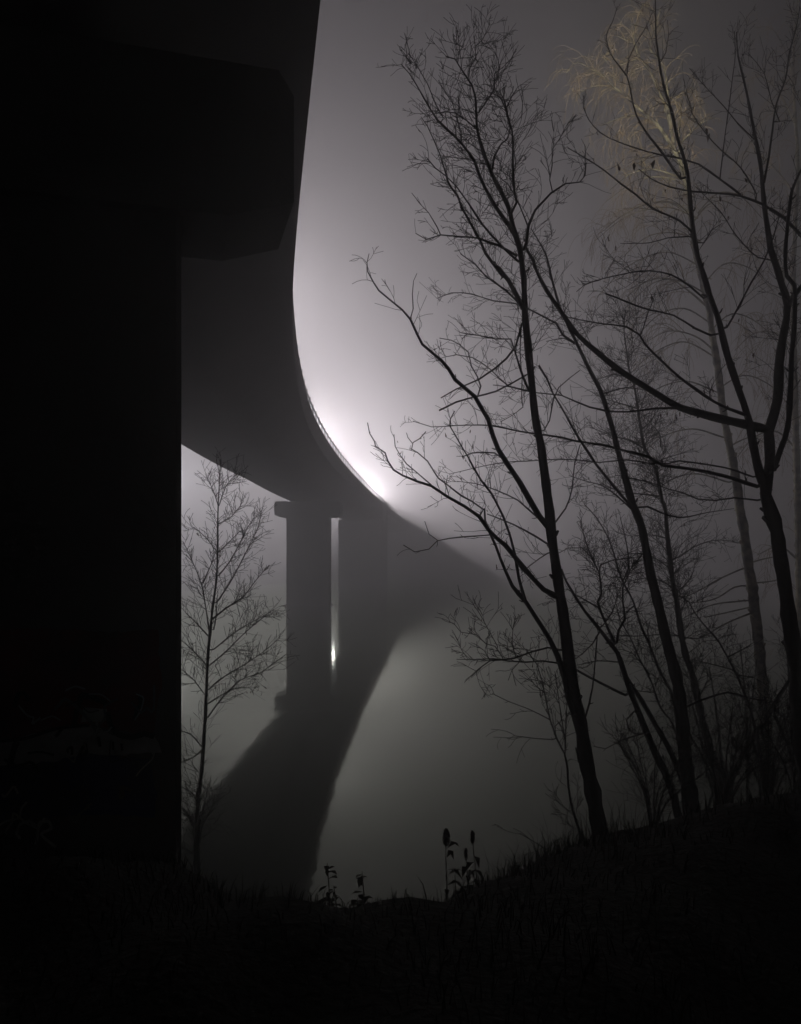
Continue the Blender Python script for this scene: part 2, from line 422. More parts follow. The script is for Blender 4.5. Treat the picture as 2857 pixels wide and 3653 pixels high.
# ------------------------------------------------------------------ bare trees
K = 0.46838
TILE = {'1': (1300, 0, K), '2': (2057, 0, K), '3': (1300, 900, K), '4': (2057, 900, K), '5': (1550, 1800, K), '6': (2057, 1800, K),
        'L': (640, 1650, 0.641), 'S': (0, 0, 1.0)}
def tr(t, flat):
    """flat list x,y,x,y in the zoomed tile -> photo pixels"""
    ox, oy, k = TILE[t]; a = np.array(flat, float).reshape(-1, 2)
    return a * k + (ox, oy)
def smooth_path(p, step):
    """Catmull-Rom through rows of p, resampled at about `step`"""
    p = np.asarray(p, float)
    if len(p) < 2: return p
    q = np.vstack([2 * p[0] - p[1], p, 2 * p[-1] - p[-2]]); out = []
    for i in range(1, len(q) - 2):
        n = max(1, int(np.linalg.norm(q[i + 1][:3] - q[i][:3]) / step))
        for j in range(n):
            t = j / n
            out.append(0.5 * ((2 * q[i]) + (-q[i - 1] + q[i + 1]) * t + (2 * q[i - 1] - 5 * q[i] + 4 * q[i + 1] - q[i + 2]) * t * t
                              + (-q[i - 1] + 3 * q[i] - 3 * q[i + 1] + q[i + 2]) * t ** 3))
    out.append(p[-1])
    return np.array(out)

def unit(v): return v / (np.linalg.norm(v) + 1e-9)

TWIG_X = 4.0
class Tree:
    def __init__(s, name, label, D, bark, twig, seed, cat='tree', droop=0.0, rmin=0.0022, curl=0.16, group=None, tx=None):
        s.rng = np.random.default_rng(seed); s.D = D; s.bark = bark; s.twm = twig; s.droop = droop; s.rmin = rmin * 1.25; s.curl = curl
        s.limbs = []; s.pix = []; s.twigs = MB(); s.name = name; s.label = label; s.cat = cat; s.tx = TWIG_X if tx is None else tx; s.group = group; s.root = None
    def limb(s, pts, w0, w1, tw=0.0, lean=None, tlen=0.55, part='limb', free=False, up=0.25, lev=2, dd=0.0, taper=1.0):
        """pts: photo pixels from base to tip, widths in photo pixels; tw: side twigs per metre"""
        pts = np.asarray(pts, float)
        d0 = s.D + dd
        if s.pix and not free:                          # grow out of the nearest limb already there
            allp = np.vstack(s.pix); dist = np.hypot(allp[:, 0] - pts[0, 0], allp[:, 1] - pts[0, 1]); k = np.argmin(dist); d0 = allp[k, 2]
            if 3 < dist[k] < 45: pts = np.vstack([allp[k, :2], pts])
        seg = np.r_[0, np.cumsum(np.hypot(*np.diff(pts, axis=0).T))]; L = seg[-1] / FPX * d0
        if lean is None: lean = s.rng.uniform(-0.45, 0.45)
        t = seg / seg[-1]
        dep = d0 + lean * L * t ** 1.2
        P = np.array([px(x, y, d) for (x, y), d in zip(pts, dep)])
        wpx = np.interp(t, *zip(*w0)) if isinstance(w0, list) else w0 + (w1 - w0) * t ** taper
        rad = wpx * (1.0 if isinstance(w0, list) else 1.15) / 2 / FPX * dep
        dense = smooth_path(np.column_stack([pts, dep]), 12.0); s.pix.append(dense)
        Q = smooth_path(np.column_stack([P, rad]), 0.10)
        P, rad = Q[:, :3], np.maximum(Q[:, 3], s.rmin)
        n = len(P)
        if n > 4:
            jit = s.rng.normal(0, 1, (n, 3)); jit[1:-1] = (jit[:-2] + 2 * jit[1:-1] + jit[2:]) / 4
            jit *= 0.07 * rad[:, None] + 0.0016; jit[0] = 0; P = P + jit
            rad = rad * (1 + s.rng.normal(0, 0.08, n).clip(-.14, .24))
        if s.root is None:
            b = P[0]; s.root = empty(s.name, (b[0], b[1], b[2])); tag(s.root, s.label, s.cat, s.group)
            gz = bank_z(b[0], b[1])                      # root flare down into the soil
            down = np.array((b[0] + 0.1 * (b[0] - P[3][0]), b[1], min(b[2], gz) - 0.25))
            P = np.vstack([down, P]); rad = np.r_[rad[0] * 1.35, rad]
        mb = MB(); mb.tube(P, rad, 9 if rad[0] > 0.03 else 6); mb.build(part, s.bark, s.root, True)
        s.limbs.append((P, rad))
        if rad[0] > 0.006:                              # spurs and broken stubs
            for _ in range(s.rng.poisson(2.6 * L)):
                k = s.rng.integers(1, max(2, len(P) - 1)); tt = unit(P[min(k + 1, len(P) - 1)] - P[k - 1]); sd = unit(np.cross(tt, s.rng.normal(size=3)))
                l = s.rng.uniform(0.015, 0.06) + rad[k]; r = max(s.rmin, rad[k] * s.rng.uniform(0.25, 0.5))
                s.twigs.tube([P[k], P[k] + unit(tt * .5 + sd) * l * .6, P[k] + unit(tt * .7 + sd) * l], [r * 1.2, r, r * .55], 4)
        if tw > 0: s.sprout(P, rad, tw, tlen, up, lev)
        return P
    def sprout(s, P, rad, per_m, tlen, up, lev, start=0.12):
        seg = np.r_[0, np.cumsum(np.linalg.norm(np.diff(P, axis=0), axis=1))]; L = seg[-1]
        n = s.rng.poisson(max(0.2, s.tx * per_m * L))
        for _ in range(n):
            a = L * (start + (1 - start) * s.rng.random() ** 0.8)
            k = min(len(P) - 2, max(0, np.searchsorted(seg, a) - 1)); f = (a - seg[k]) / max(1e-6, seg[k + 1] - seg[k])
            o = P[k] * (1 - f) + P[k + 1] * f; r = rad[k]
            t = unit(P[k + 1] - P[k]); side = unit(np.cross(t, s.rng.normal(size=3)))
            d = unit(t * s.rng.uniform(0.35, 1.0) + side * s.rng.uniform(0.6, 1.1) + np.array((0, 0, up)))
            l = tlen * s.rng.uniform(0.4, 1.25) * (1 - 0.35 * a / L)
            s.twig(o, d, l, min(r * 0.55, max(s.rmin * 1.15, l * 0.0085)), lev)
    def twig(s, o, d, l, r, lev):
        n = max(4, int(l / 0.07)); st = l / n; P = [o]; d = unit(d); cur = s.rng.normal(size=3) * s.curl
        for i in range(n):
            if s.rng.random() < 0.35: cur = s.rng.normal(size=3) * s.curl
            d = unit(d + cur + np.array((0, 0, -s.droop * (i + 1) / n + (0.05 if s.droop == 0 else 0))))
            P.append(P[-1] + d * st)
        P = np.array(P); rr = np.maximum(s.rmin * 0.75, r * (1 - 0.75 * np.linspace(0, 1, n + 1)))
        s.twigs.tube(P, rr, 3, cap=False)
        if lev > 0:
            m = s.rng.poisson(l * (7.5 if s.droop == 0 else 7.0))
            for _ in range(m):
                k = s.rng.integers(1, n); t = unit(P[k + 1] - P[k]); side = unit(np.cross(t, s.rng.normal(size=3)))
                s.twig(P[k], unit(t * 0.8 + side * s.rng.uniform(0.5, 1.0) + np.array((0, 0, 0.12))), l * s.rng.uniform(0.28, 0.62), r * 0.6, lev - 1)
    def done(s):
        if s.twigs.v: tag(s.twigs.build('twigs', s.twm, s.root), kind='stuff')

# -- the alder whose trunk leans in front of the glow
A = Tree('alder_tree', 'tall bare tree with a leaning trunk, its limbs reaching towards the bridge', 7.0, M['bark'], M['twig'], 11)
trunkA = np.vstack([tr('S', [2162, 3045, 2140, 2960]), tr('5', [1170, 2000, 1130, 1750, 1068, 1500, 1030, 1250, 1000, 1000, 955, 700, 922, 450, 892, 250, 872, 60]),
                    tr('3', [1388, 1850, 1345, 1500, 1300, 1250, 1275, 1000, 1240, 700, 1220, 420, 1212, 200]),
                    tr('1', [1205, 2080, 1185, 1900, 1130, 1720, 1105, 1600, 1060, 1500, 1000, 1390, 965, 1310, 920, 1200, 880, 1080, 857, 980, 850, 850, 845, 740, 820, 650, 780, 590, 720, 500, 690, 450, 620, 430])])
A.limb(trunkA, [(0, 66), (.1, 53), (.23, 44), (.32, 37), (.58, 28), (.71, 21), (.8, 17), (.9, 9), (1, 3.5)], 0, tw=0, lean=0.04, part='trunk', taper=0.62)
P0, r0 = A.limbs[0]; A.sprout(P0[int(len(P0) * .52):], r0[int(len(r0) * .52):], 7, 0.5, 0.1, 2)
A.limb(np.vstack([tr('5', [918, 695, 830, 650, 750, 570, 690, 500, 610, 400, 540, 310, 470, 250, 410, 190, 340, 90, 270, 40]),
                  tr('3', [760, 1930, 630, 1860, 510, 1780, 400, 1745, 290, 1700, 220, 1655, 180, 1590, 160, 1530, 85, 1480, 75, 1440, 40, 1380, 25, 1300])]), 18, 3, 2.2, -0.12, 0.35, lev=1)
A.limb(tr('3', [905, 1960, 820, 1900, 730, 1850, 640, 1780, 560, 1720, 480, 1590, 410, 1530, 360, 1500, 370, 1450, 420, 1420, 470, 1365]), 6, 3, 2, tlen=0.28, lev=1)
A.limb(tr('3', [365, 1455, 330, 1410, 320, 1375]), 3, 2)
A.limb(tr('3', [505, 1770, 390, 1670, 320, 1610, 270, 1540, 235, 1480, 225, 1390]), 5, 2.5, 2.5, tlen=0.28, lev=1)
A.limb(tr('5', [1068, 1600, 1030, 1480, 985, 1300, 940, 1160, 880, 1030, 830, 950, 770, 860, 700, 750, 640, 680, 590, 620, 540, 510, 500, 420, 460, 310, 420, 220, 385, 120, 380, 30]), 22, 6, 1.5, 0.1, 0.35, lev=1, free=True)
A.limb(np.vstack([tr('5', [690, 740, 640, 560, 610, 380, 570, 230, 520, 90]), tr('3', [1010, 1920, 970, 1840, 890, 1740, 830, 1640, 790, 1560, 740, 1480, 690, 1390, 650, 1320, 655, 1270, 685, 1210])]), 11, 3.5, 2.6, 0.15, 0.4, lev=1)
A.limb(tr('S', [1745, 1908, 1650, 1915, 1560, 1930, 1530, 1960, 1480, 1970, 1440, 1945]), 4.5, 2.5, 1.5, tlen=0.2, lev=0)
A.limb(tr('S', [1560, 1927, 1530, 1905, 1515, 1860]), 3, 2)
A.limb(tr('3', [1395, 2090, 1330, 2010, 1260, 1890, 1180, 1750, 1080, 1600, 1020, 1500, 980, 1400, 940, 1270, 880, 1170, 840, 1100, 760, 1030, 690, 970, 640, 890, 580, 820, 520, 770, 440, 700, 400, 620, 350, 510, 290, 440, 200, 365, 110, 290, 70, 230, 25, 150, 20, 80, 35, 10]), 20, 3, 1.5, -0.2, 0.4, lev=1)
A.limb(tr('3', [350, 500, 370, 430, 365, 320, 375, 220, 400, 160]), 4, 2.2)
A.limb(tr('3', [860, 1100, 885, 1020, 860, 950, 815, 870, 790, 760, 720, 700, 660, 670, 570, 655]), 5, 2.4, 3, tlen=0.3, lev=1)
A.limb(tr('3', [1200, 540, 1150, 720, 1080, 810, 1000, 880, 870, 970, 700, 1040, 580, 1110]), 7, 3.5, 1.5, tlen=0.3, lev=1)
A.limb(tr('3', [1240, 930, 1120, 1000, 1000, 1060, 820, 1105, 700, 1140, 570, 1205]), 4.5, 5.5, 0.6, tlen=0.25, lev=0)
A.limb(tr('3', [1255, 1060, 1100, 1020, 960, 890, 820, 800, 700, 780, 590, 800]), 5.5, 2, 3, tlen=0.35, lev=1)
A.limb(tr('3', [1255, 1060, 1190, 900, 1155, 790, 1115, 660, 1000, 660, 860, 630, 730, 610]), 8, 2, 5, tlen=0.4, lev=1)
A.limb(tr('3', [1060, 1580, 990, 1530, 820, 1530, 740, 1560]), 5, 3, 3, tlen=0.2, lev=1)
A.limb(tr('3', [1395, 2090, 1250, 1960, 1170, 1890, 1000, 1810, 840, 1760, 700, 1740]), 6, 2, 4, tlen=0.3, lev=1)
A.limb(tr('3', [1365, 1360, 1410, 1280, 1440, 1120, 1480, 1030, 1560, 960, 1640, 900]), 5, 2.4, 1.2, tlen=0.3, lev=1)
A.limb(tr('3', [1450, 2060, 1530, 1950, 1580, 1800, 1600, 1600, 1640, 1470]), 5, 3, 1.5, tlen=0.3, lev=1)
A.limb(tr('3', [1195, 560, 1185, 760, 1200, 960, 1195, 1100, 1205, 1180, 1130, 1240, 1035, 1290]), 4, 2, 1)
A.limb(np.vstack([tr('3', [1205, 430, 1100, 220, 980, 80]), tr('1', [1060, 2110, 920, 1930, 880, 1830, 800, 1690, 740, 1580, 710, 1490, 640, 1400, 610, 1290, 580, 1190, 530, 1070, 480, 960, 430, 890])]), 15, 2.5, 4, 0.2, 0.4)
A.limb(tr('3', [1190, 400, 1080, 290, 930, 190, 840, 90, 730, 10]), 7, 2.5, 4, tlen=0.4)
A.limb(tr('1', [1175, 1990, 1040, 1870, 900, 1710, 800, 1560, 700, 1420, 620, 1340, 540, 1280, 470, 1200]), 8, 3, 3, -0.2, 0.4)
A.limb(tr('1', [1160, 1950, 1000, 1860, 850, 1810, 700, 1800, 580, 1790, 470, 1825, 390, 1775]), 8, 2.5, 5, tlen=0.35)
A.limb(tr('1', [580, 1790, 555, 1730, 490, 1620, 440, 1570, 360, 1470]), 4, 2, 3, tlen=0.2, lev=1)
A.limb(tr('1', [1190, 1900, 1110, 1730, 1000, 1580, 880, 1350, 840, 1230, 750, 1110, 690, 1040, 560, 920, 510, 840, 450, 740, 340, 560, 280, 490]), 14, 2.4, 4.5, 0.25, 0.45)
A.limb(tr('1', [1115, 1630, 1160, 1540, 1140, 1450, 1130, 1200, 1125, 1000, 1090, 880, 1080, 820, 1120, 740, 1170, 660]), 8, 2.5, 6, -0.25, 0.45)
A.limb(tr('1', [970, 1310, 990, 1200, 1040, 1100, 1090, 1060, 1110, 980, 1060, 800, 1010, 700]), 6, 2.5, 7, 0.3, 0.45)
A.limb(tr('1', [868, 860, 940, 760, 990, 670, 990, 560, 1060, 510]), 5, 2.5, 9, tlen=0.45)
A.limb(tr('1', [855, 985, 780, 920, 690, 860, 610, 850, 520, 870, 470, 890]), 5, 2.2, 7, tlen=0.35)
A.limb(tr('1', [740, 1090, 740, 1030, 700, 880, 670, 790, 600, 680, 560, 610]), 4, 2, 4, tlen=0.3, lev=1)
A.limb(tr('1', [600, 900, 540, 790, 480, 640, 400, 500, 340, 410]), 4, 2, 5, tlen=0.3, lev=1)
A.limb(tr('1', [790, 600, 800, 520, 850, 440, 840, 360, 900, 300, 955, 180]), 3.5, 2, 9, tlen=0.4)
A.limb(tr('1', [1215, 1900, 1235, 1850, 1250, 1720, 1300, 1600, 1420, 1470, 1530, 1400, 1640, 1390, 1680, 1340, 1685, 1240]), 11, 2.6, 4, -0.3, 0.45)
A.limb(tr('1', [1430, 1460, 1410, 1370, 1430, 1260, 1430, 1140, 1490, 1050, 1530, 990]), 4, 2, 7, tlen=0.35)
A.limb(tr('1', [1250, 1730, 1180, 1560, 1090, 1400, 1000, 1330]), 5, 2.4, 3, tlen=0.3, lev=1)
A.limb(tr('5', [975, 1110, 860, 1090, 740, 1120, 600, 1170, 420, 1190, 350, 1240, 280, 1310]), 8, 3, 3.5, -0.1, 0.35, up=0.5)
A.limb(tr('5', [985, 1215, 820, 1190, 690, 1200, 560, 1190, 440, 1170, 330, 1180, 170, 1175]), 7, 2.2, 4, 0.2, 0.35, up=0.5)
A.limb(tr('5', [520, 1165, 460, 1080, 390, 1060, 320, 990, 200, 970, 150, 910]), 4, 2, 5, tlen=0.3, up=0.5)
A.limb(tr('5', [480, 1080, 400, 930, 350, 840, 295, 760]), 3, 2, 5, tlen=0.3, up=0.4)
A.limb(tr('5', [640, 1205, 590, 1260, 560, 1340]), 3, 2, 5, tlen=0.2, up=-0.3)
A.limb(tr('5', [620, 1165, 590, 1060, 600, 930, 620, 850]), 3, 1.8, 5, tlen=0.25)
A.limb(tr('5', [1150, 1610, 1200, 1400, 1220, 1200, 1240, 1000, 1262, 950]), 6.5, 3.5, 0.8, -0.2, 0.3, lev=1)
A.limb(tr('5', [860, 300, 780, 250, 600, 150, 400, 70]), 8, 3, 2.5, tlen=0.35, lev=1)
A.limb(tr('5', [860, 370, 800, 410, 720, 470, 660, 520]), 5, 2.2, 4, tlen=0.35, lev=1)
A.limb(tr('5', [1100, 1960, 1085, 1900, 1075, 1850]), 9, 5)
A.done()

# -- the forked tree at the right with the long limb crossing to the alder
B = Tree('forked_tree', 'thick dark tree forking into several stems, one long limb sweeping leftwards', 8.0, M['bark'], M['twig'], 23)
B.limb(np.vstack([tr('S', [2892, 2990, 2885, 2800]), tr('6', [1720, 1800, 1690, 1350, 1640, 1000, 1600, 750, 1560, 450, 1520, 200]), tr('4', [1478, 1970, 1440, 1850, 1432, 1780, 1395, 1700, 1350, 1480, 1310, 1280, 1270, 1150, 1200, 950, 1150, 800, 1090, 560, 1010, 330, 950, 120]),
                  tr('2', [920, 1950, 880, 1700, 860, 1480, 830, 1250, 770, 1060, 730, 870, 660, 640, 630, 480, 605, 300, 600, 120, 598, -60])]), [(0, 66), (.15, 56), (.3, 52), (.39, 48), (.42, 30), (.53, 24), (.66, 19), (.77, 14), (.87, 8.5), (1, 4)], 0, 0, 0.03, part='trunk')
P0, r0 = B.limbs[0]; B.sprout(P0[int(len(P0) * .6):], r0[int(len(r0) * .6):], 2.5, 0.5, 0.1, 1)
B.limb(np.vstack([tr('4', [1440, 1840, 1470, 1550, 1460, 1370, 1490, 1280, 1530, 1120, 1540, 850, 1580, 600, 1605, 400, 1560, 250, 1520, 100]), tr('2', [1480, 1900, 1440, 1650, 1420, 1450, 1400, 1250, 1360, 1050, 1320, 830, 1270, 600, 1230, 430, 1215, 250])]), 34, 3.5, 2.2, 0.12, 0.5)
B.limb(np.vstack([tr('4', [1500, 1650, 1560, 1480, 1610, 1330, 1630, 1000, 1640, 750, 1660, 500, 1660, 250]), tr('2', [1600, 2100, 1590, 1900, 1640, 1450, 1720, 1280, 1760, 1000, 1740, 700])]), 20, 5, 2.5, -0.2, 0.5)
B.limb(tr('4', [1600, 420, 1650, 340, 1720, 250]), 17, 13, 0, lev=0)
B.limb(np.vstack([tr('4', [1440, 1345, 1280, 1310, 1100, 1270, 950, 1230, 780, 1180, 620, 1080, 450, 980, 300, 880, 150, 760, 10, 630]), tr('3', [1480, 430, 1350, 230, 1290, 90]), tr('1', [1290, 1990, 1225, 1880])]), 28, 9, 1.8, -0.05, 0.5)
B.limb(tr('4', [1290, 1240, 1150, 1190, 1050, 1140, 900, 1040, 780, 950, 640, 820, 520, 700, 480, 630, 380, 570, 200, 545, 0, 510, -120, 480]), 11, 3, 4, 0.1, 0.5, up=0.1)
B.limb(tr('4', [490, 625, 540, 470, 590, 350, 600, 290]), 4, 2.5, 1, tlen=0.3, lev=1)
B.limb(tr('4', [1020, 635, 900, 580, 740, 480, 560, 440, 380, 380, 220, 310]), 6.5, 4.5, 2, tlen=0.4, lev=1)
B.limb(tr('4', [965, 350, 860, 260, 720, 170, 560, 140, 400, 155, 200, 200, 60, 250, 0, 300]), 7, 2.2, 4.5, -0.2, 0.5, up=-0.3)
B.limb(np.vstack([tr('4', [1145, 570, 1230, 420, 1330, 230, 1430, 60]), tr('2', [1500, 1800, 1540, 1650])]), 7, 4, 1, lev=1)
B.limb(np.vstack([tr('4', [1375, 1785, 1180, 1720, 960, 1670, 790, 1640, 650, 1620, 550, 1560, 350, 1510, 200, 1470, 0, 1440]), tr('3', [1500, 1410, 1370, 1390, 1160, 1360, 960, 1320, 700, 1320, 510, 1330, 370, 1285])]), 12, 2.2, 2.6, -0.15, 0.4, lev=1)
B.limb(np.vstack([tr('4', [1345, 1710, 1130, 1640, 780, 1590, 700, 1610, 560, 1610, 380, 1580, 170, 1600, 0, 1580]), tr('3', [1400, 1580, 1250, 1590, 1080, 1600, 900, 1630, 650, 1690])]), 6, 2, 2.6, 0.1, 0.4, lev=1)
B.limb(np.vstack([tr('4', [775, 1190, 600, 1190, 400, 1215, 230, 1210, 100, 1180, 0, 1140]), tr('3', [1500, 1090, 1320, 1070, 1100, 1025, 980, 1010])]), 8, 2.4, 2.2, -0.1, 0.4, lev=1)
B.limb(tr('4', [1375, 1890, 1200, 1870, 1050, 1890, 920, 1880, 800, 1830, 680, 1800, 520, 1740, 330, 1720]), 6, 2, 3.5, tlen=0.4)
B.limb(tr('2', [790, 1360, 640, 1150, 560, 1050, 450, 870, 410, 700, 380, 580, 320, 500, 250, 400, 225, 270, 270, 170, 310, 50]), 8, 2.6, 1.6, tlen=0.35, lev=1)
B.limb(tr('2', [380, 570, 395, 450, 450, 330, 530, 200, 580, 80]), 4, 2, 1.5, tlen=0.3, lev=1)
B.limb(tr('2', [625, 500, 680, 400, 700, 270, 690, 150]), 4, 2, 1.5, tlen=0.3, lev=1)
B.limb(tr('2', [1470, 1590, 1430, 1560, 1250, 1490, 1080, 1470, 900, 1460, 700, 1420, 560, 1360, 470, 1290]), 9, 3, 2.5, -0.1, 0.35, lev=1)
B.limb(tr('2', [1470, 1590, 1580, 1660, 1708, 1790, 1800, 1900]), 10, 12, 1)
B.limb(tr('2', [1250, 1485, 1100, 1370, 930, 1250, 800, 1210, 640, 1180, 450, 1130, 310, 1080, 180, 1010, 90, 910, 50, 820, 50, 730]), 7, 2.2, 2.5, 0.2, 0.35, lev=1)
B.limb(tr('2', [890, 1780, 780, 1680, 580, 1590, 450, 1480, 340, 1400, 200, 1290, 60, 1200, -70, 1120]), 7, 3, 2.5, -0.2, 0.4, lev=1)
B.limb(tr('2', [970, 1850, 1030, 1750, 1110, 1700]), 4, 2, 1, lev=0)
B.limb(tr('2', [870, 1800, 700, 1810, 550, 1850, 330, 1855]), 4, 2, 2.5, tlen=0.3, lev=1)
B.limb(tr('2', [1430, 1390, 1490, 1000, 1520, 800, 1590, 600, 1620, 400, 1680, 180, 1700, 50]), 7, 2.5, 3.5, tlen=0.4)
B.limb(tr('2', [1090, 1370, 1110, 1200, 1130, 1030, 1160, 800, 1190, 560, 1210, 400, 1200, 240]), 4, 2.5, 1.5, tlen=0.35, lev=1)
B.limb(tr('2', [1370, 1480, 1250, 1280, 1100, 1140, 980, 1010, 880, 870, 840, 720, 815, 600]), 5, 2, 2.5, tlen=0.35, lev=1)
B.limb(tr('2', [1350, 1060, 1220, 930, 1120, 810, 960, 640, 860, 520]), 4, 1.8, 2, tlen=0.35, lev=1)
B.limb(tr('2', [1545, 930, 1480, 760, 1430, 560, 1300, 400]), 4, 2, 3, tlen=0.4, lev=1)
B.limb(tr('2', [1540, 1980, 1380, 1960, 1220, 1800, 1100, 1620, 900, 1420]), 5, 2, 2, tlen=0.3, lev=1)
B.done()

# -- second stem between the alder and the birch
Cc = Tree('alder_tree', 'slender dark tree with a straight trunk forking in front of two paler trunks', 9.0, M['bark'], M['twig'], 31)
Cc.limb(np.vstack([tr('S', [2482, 2960]), tr('6', [860, 2135, 838, 2000, 810, 1700, 785, 1450, 745, 1250, 690, 1050, 630, 800, 580, 600, 540, 400, 490, 150]), tr('4', [430, 1920, 380, 1750, 310, 1480, 240, 1230, 180, 1050, 90, 880, 20, 730]), tr('3', [1560, 580, 1480, 400, 1420, 170, 1385, 20]), tr('1', [1350, 1870, 1270, 1740])]), [(0, 58), (.15, 46), (.31, 37), (.53, 26), (.63, 20), (.77, 13), (.9, 8), (1, 4)], 0, 0, 0.05, part='trunk')
P0, r0 = Cc.limbs[0]; Cc.sprout(P0[int(len(P0) * .45):], r0[int(len(r0) * .45):], 3.0, 0.5, 0.1, 1)
Cc.limb(np.vstack([tr('4', [440, 1985, 395, 1915, 320, 1830, 150, 1620, 110, 1560, 0, 1390]), tr('3', [1500, 1180, 1440, 1080, 1390, 960, 1330, 860])]), 10, 5, 1.5, -0.1, 0.4, lev=1)
Cc.limb(tr('3', [1600, 690, 1510, 630, 1460, 540, 1420, 520, 1250, 430, 1150, 390, 980, 370, 820, 320, 660, 310, 550, 355]), 7, 2, 3.5, 0.1, 0.4)
Cc.limb(tr('6', [460, 20, 540, 15, 640, 60, 790, 100, 1000, 60, 1200, 30]), 7, 2, 2, tlen=0.4, lev=1)
Cc.limb(tr('4', [190, 1080, 260, 1060, 380, 1030, 520, 1050]), 5, 2, 3, tlen=0.35, lev=1)
Cc.limb(tr('3', [1590, 690, 1520, 655, 1385, 680]), 4, 2, 2, tlen=0.3, lev=1)
Cc.limb(tr('6', [800, 1560, 950, 1490, 1150, 1430, 1300, 1470, 1400, 1490]), 8, 5, 1.0, tlen=0.4, lev=1)
Cc.limb(tr('4', [420, 1960, 300, 1850, 180, 1770, 60, 1740, -60, 1700]), 6, 2, 5, tlen=0.45)
Cc.done()

# -- paler, thinner trunk behind
Dd = Tree('slim_tree', 'thin grey-barked tree with fine level twigs, behind the forking alder', 13.0, M['bark'], M['twig'], 41, rmin=0.003)
Dd.limb(np.vstack([tr('S', [2580, 2860]), tr('6', [1000, 1800, 950, 1600, 905, 1400, 868, 1250, 830, 1150, 790, 950, 760, 720, 720, 500, 690, 200, 668, 0]), tr('4', [650, 1900, 600, 1650, 520, 1500, 490, 1350, 460, 1150, 430, 1000, 400, 900, 380, 760, 360, 600, 370, 440])]), 30, 3, 6.5, 0.05, 0.9, part='trunk', taper=0.8, up=0.05)
for q in ([720, 500, 620, 420, 480, 370, 330, 390], [700, 260, 560, 230, 420, 240, 300, 210], [740, 640, 640, 580, 500, 560, 400, 590], [780, 400, 900, 320, 1050, 270, 1200, 280], [770, 660, 870, 560, 900, 450], [780, 1000, 660, 990, 480, 1000, 300, 1000], [800, 1010, 930, 1020, 1010, 980]):
    Dd.limb(tr('6', q), 5, 2, 5, tlen=0.5, lev=1)
for q in ([520, 1500, 420, 1440, 280, 1400, 100, 1330], [490, 1350, 570, 1280, 600, 1200], [460, 1190, 330, 1150, 180, 1110], [620, 1790, 500, 1740, 300, 1700], [640, 1860, 500, 1840, 360, 1830, 180, 1760], [420, 970, 300, 930, 180, 960], [640, 1480, 630, 1380, 560, 1300], [560, 1620, 700, 1560, 850, 1520]):
    Dd.limb(tr('4', q), 5, 2, 5, tlen=0.5, lev=1)
Dd.done()

# -- the weeping birch with the lit crown
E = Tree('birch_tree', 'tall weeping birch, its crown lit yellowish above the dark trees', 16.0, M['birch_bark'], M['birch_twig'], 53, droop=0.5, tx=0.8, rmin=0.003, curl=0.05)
E.limb(np.vstack([tr('S', [2762, 2890]), tr('6', [1480, 2135, 1440, 1800, 1430, 1500, 1400, 1200, 1370, 900, 1330, 600, 1290, 300, 1245, 30]), tr('4', [1240, 1900, 1200, 1650, 1160, 1450, 1120, 1250, 1090, 1000, 1060, 800, 1030, 600, 1000, 400]), tr('2', [900, 1900, 870, 1650, 840, 1420, 790, 1240, 740, 1150, 690, 1060, 640, 985, 550, 890, 440, 800, 390, 740, 290, 670, 160, 540])]), [(0, 46), (.2, 38), (.4, 31), (.6, 24), (.72, 20), (.85, 13), (.93, 9), (1, 4)], 0, 0, 0.03, part='trunk')
P0, r0 = E.limbs[0]; E.sprout(P0[int(len(P0) * .72):], r0[int(len(r0) * .72):], 12, 1.2, 0.15, 1, 0.0)
E.limb(tr('2', [745, 1160, 720, 1000, 690, 870, 650, 750, 600, 640, 560, 550, 480, 440, 440, 330, 430, 260, 470, 120, 500, 30]), 11, 2.5, 14, 0.2, 1.0, lev=1)
E.limb(tr('2', [720, 1000, 700, 850, 680, 600, 650, 480, 600, 420, 550, 360, 590, 240, 640, 60]), 9, 2.5, 9, -0.3, 0.9, lev=1)
E.limb(tr('2', [785, 1160, 780, 1000, 790, 900, 800, 760]), 8, 2.5, 12, 0.3, 0.9, lev=1)
E.limb(tr('2', [780, 1100, 860, 1020, 960, 930, 1050, 900]), 6, 2.2, 14, -0.2, 0.9, lev=1)
E.limb(tr('2', [480, 440, 420, 460, 330, 500, 260, 500, 190, 420]), 6, 2.2, 14, 0.3, 0.9, lev=1)
E.limb(tr('2', [440, 330, 360, 300, 290, 270, 240, 320]), 5, 2, 15, -0.2, 0.8, lev=1)
E.limb(tr('2', [390, 740, 250, 660, 120, 660, 0, 720]), 7, 2.2, 14, 0.2, 1.1, lev=1)
E.limb(tr('2', [290, 670, 210, 590, 100, 520, 0, 480, -80, 560]), 5, 2, 16, -0.3, 1.1, lev=1)
E.limb(tr('2', [560, 900, 460, 880, 330, 900, 180, 960]), 6, 2, 13, 0.3, 1.2, lev=1)
E.limb(tr('2', [830, 1380, 700, 1320, 560, 1290, 400, 1330, 250, 1450]), 7, 2, 9, 0.2, 1.3, lev=1)
E.limb(tr('2', [860, 1620, 720, 1540, 520, 1560, 350, 1640, 200, 1760]), 7, 2, 9, -0.3, 1.3, lev=1)
E.limb(tr('4', [1000, 420, 860, 300, 700, 200, 520, 230, 380, 340]), 7, 2, 9, 0.2, 1.3, lev=1)
E.limb(tr('2', [880, 1700, 1000, 1560, 1120, 1530, 1250, 1600]), 6, 2, 6, 0.2, 1.0, lev=1)
E.limb(tr('4', [1050, 750, 900, 640, 700, 600, 500, 700]), 6, 2, 6, -0.2, 1.2, lev=1)
